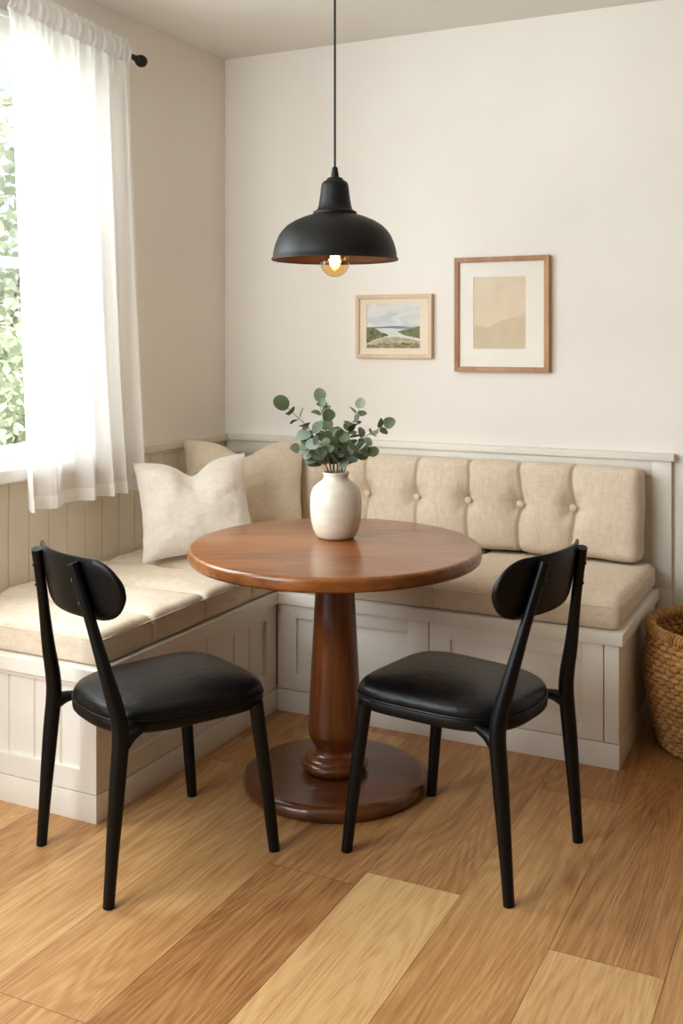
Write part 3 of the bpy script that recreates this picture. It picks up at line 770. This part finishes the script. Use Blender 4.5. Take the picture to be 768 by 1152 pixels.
dune = paintmat('painted_dune', lin(92,98,66), lin(148,144,106), (45,45,70))
dune2 = paintmat('painted_far_dune', lin(112,120,92), lin(146,148,118), (45,45,70))
scrub = paintmat('painted_scrub', lin(126,116,86), lin(176,164,134), (50,50,90))
far = paintmat('painted_headland', lin(112,126,138), lin(128,140,148), (20,20,60))
art1 = [(full, sky),
  ([(0,0),(1,0),(1,.485),(0,.485)], sea),
  (wavy([(.05,.47),(.3,.488),(.5,.505),(.56,.50),(.8,.485)],2,.004)+[(.8,.465),(.05,.465)], far),
  ([(0,0),(1,0),(1,.38),(.62,.44),(.38,.455),(.2,.45),(0,.36)], inlet),
  ([(0,0),(1,0)]+wavy([(1,.16),(.8,.22),(.62,.25),(.45,.26),(.28,.23),(.12,.14),(0,.06)],3,.012), sandm),
  ([(0,.10)]+wavy([(0,.46),(.10,.47),(.2,.43),(.3,.35),(.44,.29)],4,.012)[0:]+wavy([(.44,.29),(.3,.24),(.16,.19),(0,.10)],5,.01)[1:-1], dune),
  ([(1,.22)]+wavy([(1,.50),(.88,.47),(.74,.42),(.58,.385)],6,.012)+wavy([(.58,.385),(.70,.30),(.85,.26),(1,.22)],7,.01)[1:-1], dune2),
  ([(0,0),(1,0)]+wavy([(1,.10),(.78,.13),(.5,.10),(.25,.12),(0,.05)],8,.02), scrub)]
picture('framed_picture', 'small pale-framed painting of a sandy inlet and dunes, beside the lamp', .679, 1.030, 1.306, 1.577, .0165, .024, M['oaklight'], M['matbeige'], .138, .842, .158, .845, art1)
tan = paintmat('print_tan', lin(220,204,180), lin(226,211,188), (12,12,12))
hill = paintmat('print_hill', lin(208,191,164), lin(214,198,172), (14,14,14))
art2 = [(full, tan), ([(0,0),(1,0)]+wavy([(1,.51),(.9,.45),(.78,.44),(.66,.42),(.54,.40),(.40,.345),(.28,.30),(.16,.31),(.06,.33),(0,.30)],9,.008), hill)]
picture('framed_picture', 'large brown-framed picture with wide white mat and tan hill print', 1.131, 1.529, 1.254, 1.7225, .0205, .026, M['oak'], M['mat'], .205, .757, .200, .826, art2)

# ------------------------------------------------------------------ dining chairs
def make_chair(label, loc, ang):
    root = thing('dining_chair', label, 'chair', loc, ang-PI/2, 'black dining chairs at the round table')
    for sx in (-1, 1):
        P_ = [(.205*sx,-.243,.0),(.2045*sx,-.232,.14),(.2035*sx,-.2185,.30),(.2015*sx,-.210,.40),(.1955*sx,-.214,.46),(.178*sx,-.236,.56),(.145*sx,-.265,.70),(.114*sx,-.295,.834)]
        path = catmull(P_, 7); m = len(path)
        rad = []
        for p in path:
            z = p.z
            rad.append(lerp(.0155, .0225, sstep(0,.36,z)) if z < .42 else lerp(.0225, .0150, sstep(.42,.72,z)))
        lg = MB().tube(path, rad, 18, squash=.92).build('leg', M['black'], root, angle=50)
        for zz, xx, yy in ((.735,.1345,-.2735),(.792,.1205,-.2865)):
            sc_ = MB().lathe([(0,0),(.005,0),(.005,.002),(.0035,.003),(0,.003)], 12).build('screw', M['blackrod'], lg)
            sc_.rotation_euler = (PI/2-.2,0,0); sc_.location = (xx*sx,yy-.0135,zz)
        fp = [(.219*sx,.240,0),(.209*sx,.218,.20),(.197*sx,.194,.405)]
        pth = catmull(fp, 6)
        MB().tube(pth, [lerp(.0150,.0200,i/(len(pth)-1)) for i in range(len(pth))], 18).build('leg', M['black'], root, angle=50)
        # gusset tying the seat rail into the rear leg
        g = MB(); 
        gp = [(.2*sx,-.205,.388),(.190*sx,-.178,.397),(.172*sx,-.135,.403)]
        g.tube(catmull(gp, 5), [.022,.0215,.0205,.019,.0175,.016,.0145,.013,.012,.011,.010], 12).build('bracket', M['black'], root, angle=60)
    hw_f, hw_r, yb, yf = .217, .193, -.212, .258
    def outline(k, n=72, inset=0):
        pts = []
        for i in range(n):
            a = 2*PI*i/n; c_, s_ = math.cos(a), math.sin(a)
            e = 2/4.4 if s_ > 0 else 2/3.0
            u = math.copysign(abs(c_)**e, c_); v = math.copysign(abs(s_)**e, s_)
            y = (yb+yf)/2 + v*((yf-yb)/2-inset)
            w = lerp(hw_r, hw_f, (y-yb)/(yf-yb))-inset
            pts.append((u*w*k, (yb+yf)/2+(y-(yb+yf)/2)*k))
        return pts
    def stack(mb, levels, n=72):
        # levels: (inset, z); domed with a crown when scaled inward
        vs = []; fs = []
        for ins, z, k in levels:
            for x, y in outline(k, n, ins):
                sag = -.010*((y-.02)/.22)**2 if k < 1 else 0
                vs.append((x, y, z))
        for j in range(len(levels)-1):
            for i in range(n):
                fs.append((j*n+i, j*n+(i+1) % n, (j+1)*n+(i+1) % n, (j+1)*n+i))
        fs.append(tuple(range(n))[::-1]); fs.append(tuple((len(levels)-1)*n+i for i in range(n)))
        mb.add(vs, fs)
    f_ = MB(); stack(f_, [(.016,.388,1),(.006,.390,1),(.001,.396,1),(0,.404,1),(0,.412,1),(.002,.418,1),(.01,.4195,1)])
    f_.build('seat_frame', M['black'], root, angle=60)
    c_ = MB(); stack(c_, [(.014,.4195,1),(.004,.4205,1),(.0015,.4255,1),(.0015,.434,1),(.004,.4425,1),(.010,.4505,1),(.019,.4565,1),(.019,.4605,.93),(.019,.465,.84),(.019,.4685,.72),(.019,.4712,.56),(.019,.473,.38),(.019,.4738,.2),(.019,.474,.05)])
    # piping line round the pad
    ring_pts = [(x,y,.4225) for x, y in outline(1, 72, .001)]
    pad = c_.build('seat_cushion', M['leather'], root, angle=70)
    MB().tube(ring_pts, .0035, 8, closed=True).build('piping', M['leather'], pad)
    # backrest: a curved stadium-shaped plate in front of the two posts
    b_ = MB(); nu, nv = 44, 14; hw, hh, tk = .226, .077, .0085
    front = {}; vs = []; fs = []
    def bp(i, j, side):
        a = (i/nu*2-1); v = (j/nv*2-1)
        x = hw*math.sin(PI/2*a)
        ed = max(0, (abs(x)-(hw-hh*1.05))/(hh*1.05))
        half = hh*math.sqrt(max(0, 1-ed**2.3))
        half *= 1+.04*(1-(x/hw)**2)
        z = v*half
        rim = min(1, (1-abs(v))*3.0+.0)*min(1, (1-abs(a))*7)
        t = tk*(.35+.65*math.sqrt(max(0, rim)))
        y = .066*(x/hw)**2 - .062
        return Vector((x, y + side*t - .20*z, z))
    C0 = Vector((0,-.217,.768))
    for side in (-1, 1):
        for i in range(nu+1):
            for j in range(nv+1): vs.append(C0+bp(i, j, side))
    W_ = nv+1; o2 = (nu+1)*W_
    for i in range(nu):
        for j in range(nv):
            a = i*W_+j; fs.append((a, a+1, a+W_+1, a+W_)); fs.append((o2+a, o2+a+W_, o2+a+W_+1, o2+a+1))
        fs.append((i*W_, (i+1)*W_, o2+(i+1)*W_, o2+i*W_)); fs.append((i*W_+nv, o2+i*W_+nv, o2+(i+1)*W_+nv, (i+1)*W_+nv))
    b_.add(vs, fs); ob = b_.build('backrest', M['black'], root, angle=75)
    bm = bmesh.new(); bm.from_mesh(ob.data); bmesh.ops.remove_doubles(bm, verts=bm.verts, dist=.0002); bmesh.ops.recalc_face_normals(bm, faces=bm.faces); bm.to_mesh(ob.data); bm.free()
    return root
ch1 = make_chair('black dining chair with padded seat beside the window bench', (.906,-1.774,0), 1.1269)
ch2 = copy_tree(ch1); ch2['label'] = 'black dining chair with padded seat nearer the wicker basket'
ch2.location = (1.660,-1.397,0); ch2.rotation_euler = (0,0,2.9619-PI/2)

# ------------------------------------------------------------------ wicker basket
BX, BY = 2.243, -.352
bs_ = thing('wicker_basket', 'tall brown woven basket on the floor past the bench end', 'basket', (BX,BY,0))
M['wicker'] = surf('seagrass', lin(164,120,72), lin(212,168,112), .75, (26,26,60), 5, .5, (60,60,300), .004, lo=.3, hi=.7, spec=.25)
M['wickerdark'] = surf('seagrass_rim', lin(150,108,62), lin(198,152,98), .75, (40,40,60), 5, .5, (120,120,120), .004, lo=.3, hi=.7, spec=.25)
HB = .395
def brad(z): 
    t = z/HB; return .222 + .052*math.sin(min(1, t*1.25)*PI/2) - .012*sstep(.6,1,t)
rows = 21; ns = 88
body = MB()
seg = ns*4
for k in range(rows):
    z = .010 + (HB-.012)*(k+.5)/rows
    pts = []
    runs = [[]]
    for i in range(seg+1):
        a = 2*PI*i/seg
        hole = (rows-4 <= k <= rows-3) and (abs(((a-PI/2+PI) % (2*PI))-PI) < .24 or abs(((a-1.5*PI+PI) % (2*PI))-PI) < .24)
        if hole:
            if runs[-1]: runs.append([])
            continue
        rr = brad(z) + .0075*math.cos(ns/2*a + (k % 2)*PI)
        zz = z + noise.noise(Vector((a*3, k*1.3, 0)))*.002 + .0012*math.sin(ns/4*a+k)
        runs[-1].append((rr*math.cos(a), rr*math.sin(a), zz))
    for rn in runs:
        if len(rn) > 2:
            th_ = (HB-.012)/rows*.56
            body.tube(rn, [th_*(1+.10*noise.noise(Vector((q*.4,k*3,1)))) for q in range(len(rn))], 8)
for i in range(ns):
    a = 2*PI*(i+.0)/ns
    body.tube([(brad(z)*math.cos(a), brad(z)*math.sin(a), z) for z in [HB*j/10 for j in range(11)]], .0042, 6)
body.build('woven_side', M['wicker'], bs_, angle=180)
MB().lathe([(0,.004),(.222,.004),(.226,.010),(.222,.016),(0,.016)], 48).build('base', M['wicker'], bs_)
rim = MB(); Rr = brad(HB)
n = 200
rim.tube([(Rr*math.cos(2*PI*i/n), Rr*math.sin(2*PI*i/n), HB+.006) for i in range(n)], .0155, 12, closed=True)
turns = 124; n = turns*12
coil = []
for i in range(n):
    a = 2*PI*i/n; p = 2*PI*turns*i/n
    q = .0160 + .0012*math.sin(a*37)
    coil.append(((Rr+q*math.cos(p))*math.cos(a), (Rr+q*math.cos(p))*math.sin(a), HB+.006+q*1.12*math.sin(p)))
rim.tube(coil, .0052, 6, closed=True)
rim.build('rim', M['wickerdark'], bs_, angle=180)

# ------------------------------------------------------------------ garden outside the window
struct('ground', MB().box((-9,-6,-.45), (-.125,6,-.35)), M['lawn'], 'pale lawn outside the window', 'ground', smooth=False)
def shrub(label, loc, h, rad, n, seed, lsize):
    root = thing('garden_shrub', label, 'shrub', loc); r = random.Random(seed)
    tk = MB()
    for k in range(5):
        a = 2*PI*k/5+r.random(); tk.tube(catmull([(0,0,0),(.1*math.cos(a),.1*math.sin(a),h*.3),(rad*.5*math.cos(a),rad*.5*math.sin(a),h*.75)], 5), [lerp(.03,.008,i/10) for i in range(11)], 8)
    tk.build('trunk', M['bark'], root)
    mb = MB(); tones = []
    clumps = [(r.uniform(-.8,.8)*rad, r.uniform(-.8,.8)*rad, r.uniform(.12,1)*h, r.uniform(.25,.5)*rad) for _ in range(34)]
    for _ in range(n):
        c = r.choice(clumps); v = Vector((r.gauss(0,1), r.gauss(0,1), r.gauss(0,1))).normalized()*c[3]*r.uniform(.55,1)
        p = Vector(c[:3])+v
        d = Vector((r.uniform(-1,1), r.uniform(-1,1), r.uniform(-.9,.3))).normalized(); q = d.orthogonal().normalized(); q.rotate(Matrix.Rotation(r.uniform(0,6.28), 3, d))
        s = lsize*r.uniform(.6,1.2); nn = d.cross(q)
        mb.add([p, p+d*s*.35+q*s*.32, p+d*s*.75+q*s*.24+nn*s*.05, p+d*s, p+d*s*.75-q*s*.24, p+d*s*.35-q*s*.32], [(0,1,2,3,4,5)])
        tones.append(min(1, max(0, r.gauss(.5+.3*v.z/c[3],.2))))
    o = mb.build('foliage', M['shrubleaf'], root, smooth=False)
    at = o.data.attributes.new('tone', 'FLOAT', 'FACE'); at.data.foreach_set('value', tones)
shrub('low green bush close outside the window glass, leaves paled for glare', (-2.5,.95,-.35), 1.75, .75, 5200, 21, .085)
shrub('taller green tree farther out beyond the bush, leaves paled for glare', (-4.4,2.9,-.35), 4.0, 1.25, 6500, 22, .13)

# ------------------------------------------------------------------ light
def area(name, loc, target, sx, sy, energy, col):
    l = bpy.data.lights.new(name, 'AREA'); l.shape = 'RECTANGLE'; l.size = sx; l.size_y = sy; l.energy = energy; l.color = col
    o = bpy.data.objects.new(name, l); COL.objects.link(o); o.location = loc
    o.rotation_euler = (Vector(target)-Vector(loc)).to_track_quat('-Z','Y').to_euler(); return o
area('window_daylight', (-.40,-1.95,1.75), (1.6,-1.35,1.0), 1.25, 1.5, 55, (.90,.965,1))
area('side_fill_lamp', (.25,-3.75,1.75), (1.9,-.6,.9), 1.5, 1.7, 54, (.90,.965,1))  # added soft area lamp at the left front, no window stands there
sl = bpy.data.lights.new('garden_fill_sun', 'SUN'); sl.energy = 8; sl.angle = .3; sl.color = (1,.98,.93)  # sun lamp added to brighten the foliage outside
so = bpy.data.objects.new('garden_fill_sun', sl); COL.objects.link(so); so.location = (0,0,6); so.rotation_euler = Vector((-.5,-.05,-.87)).to_track_quat('-Z','Y').to_euler()
w = bpy.data.worlds.new('daylight'); SC.world = w; w.use_nodes = True
bg = w.node_tree.nodes['Background']; bg.inputs['Color'].default_value = (.89,.955,1,1); bg.inputs['Strength'].default_value = .85
# ------------------------------------------------------------------ camera
cd = bpy.data.cameras.new('camera'); cam = bpy.data.objects.new('camera', cd); COL.objects.link(cam)
FPX, CXP, HYP = 1186.4823, 384.1881, 379.8239
cd.sensor_fit = 'AUTO'; cd.sensor_width = 36.0; cd.lens = FPX*36.0/1152
cd.shift_x = -(CXP-384)/1152; cd.shift_y = (HYP-576)/1152
cam.location = (2.6328,-4.146,1.3935); cam.rotation_euler = (PI/2,0,.4557)
cd.clip_start = .05; cd.clip_end = 100
SC.camera = cam
SC.view_settings.view_transform = 'Standard'; SC.view_settings.look = 'None'; SC.view_settings.exposure = .30; SC.view_settings.gamma = .93
try:
    SC.cycles.use_denoising = True; SC.cycles.max_bounces = 10; SC.cycles.diffuse_bounces = 5; SC.cycles.transparent_max_bounces = 16
    SC.cycles.caustics_reflective = False; SC.cycles.caustics_refractive = False; SC.cycles.sample_clamp_indirect = 6
except Exception: pass
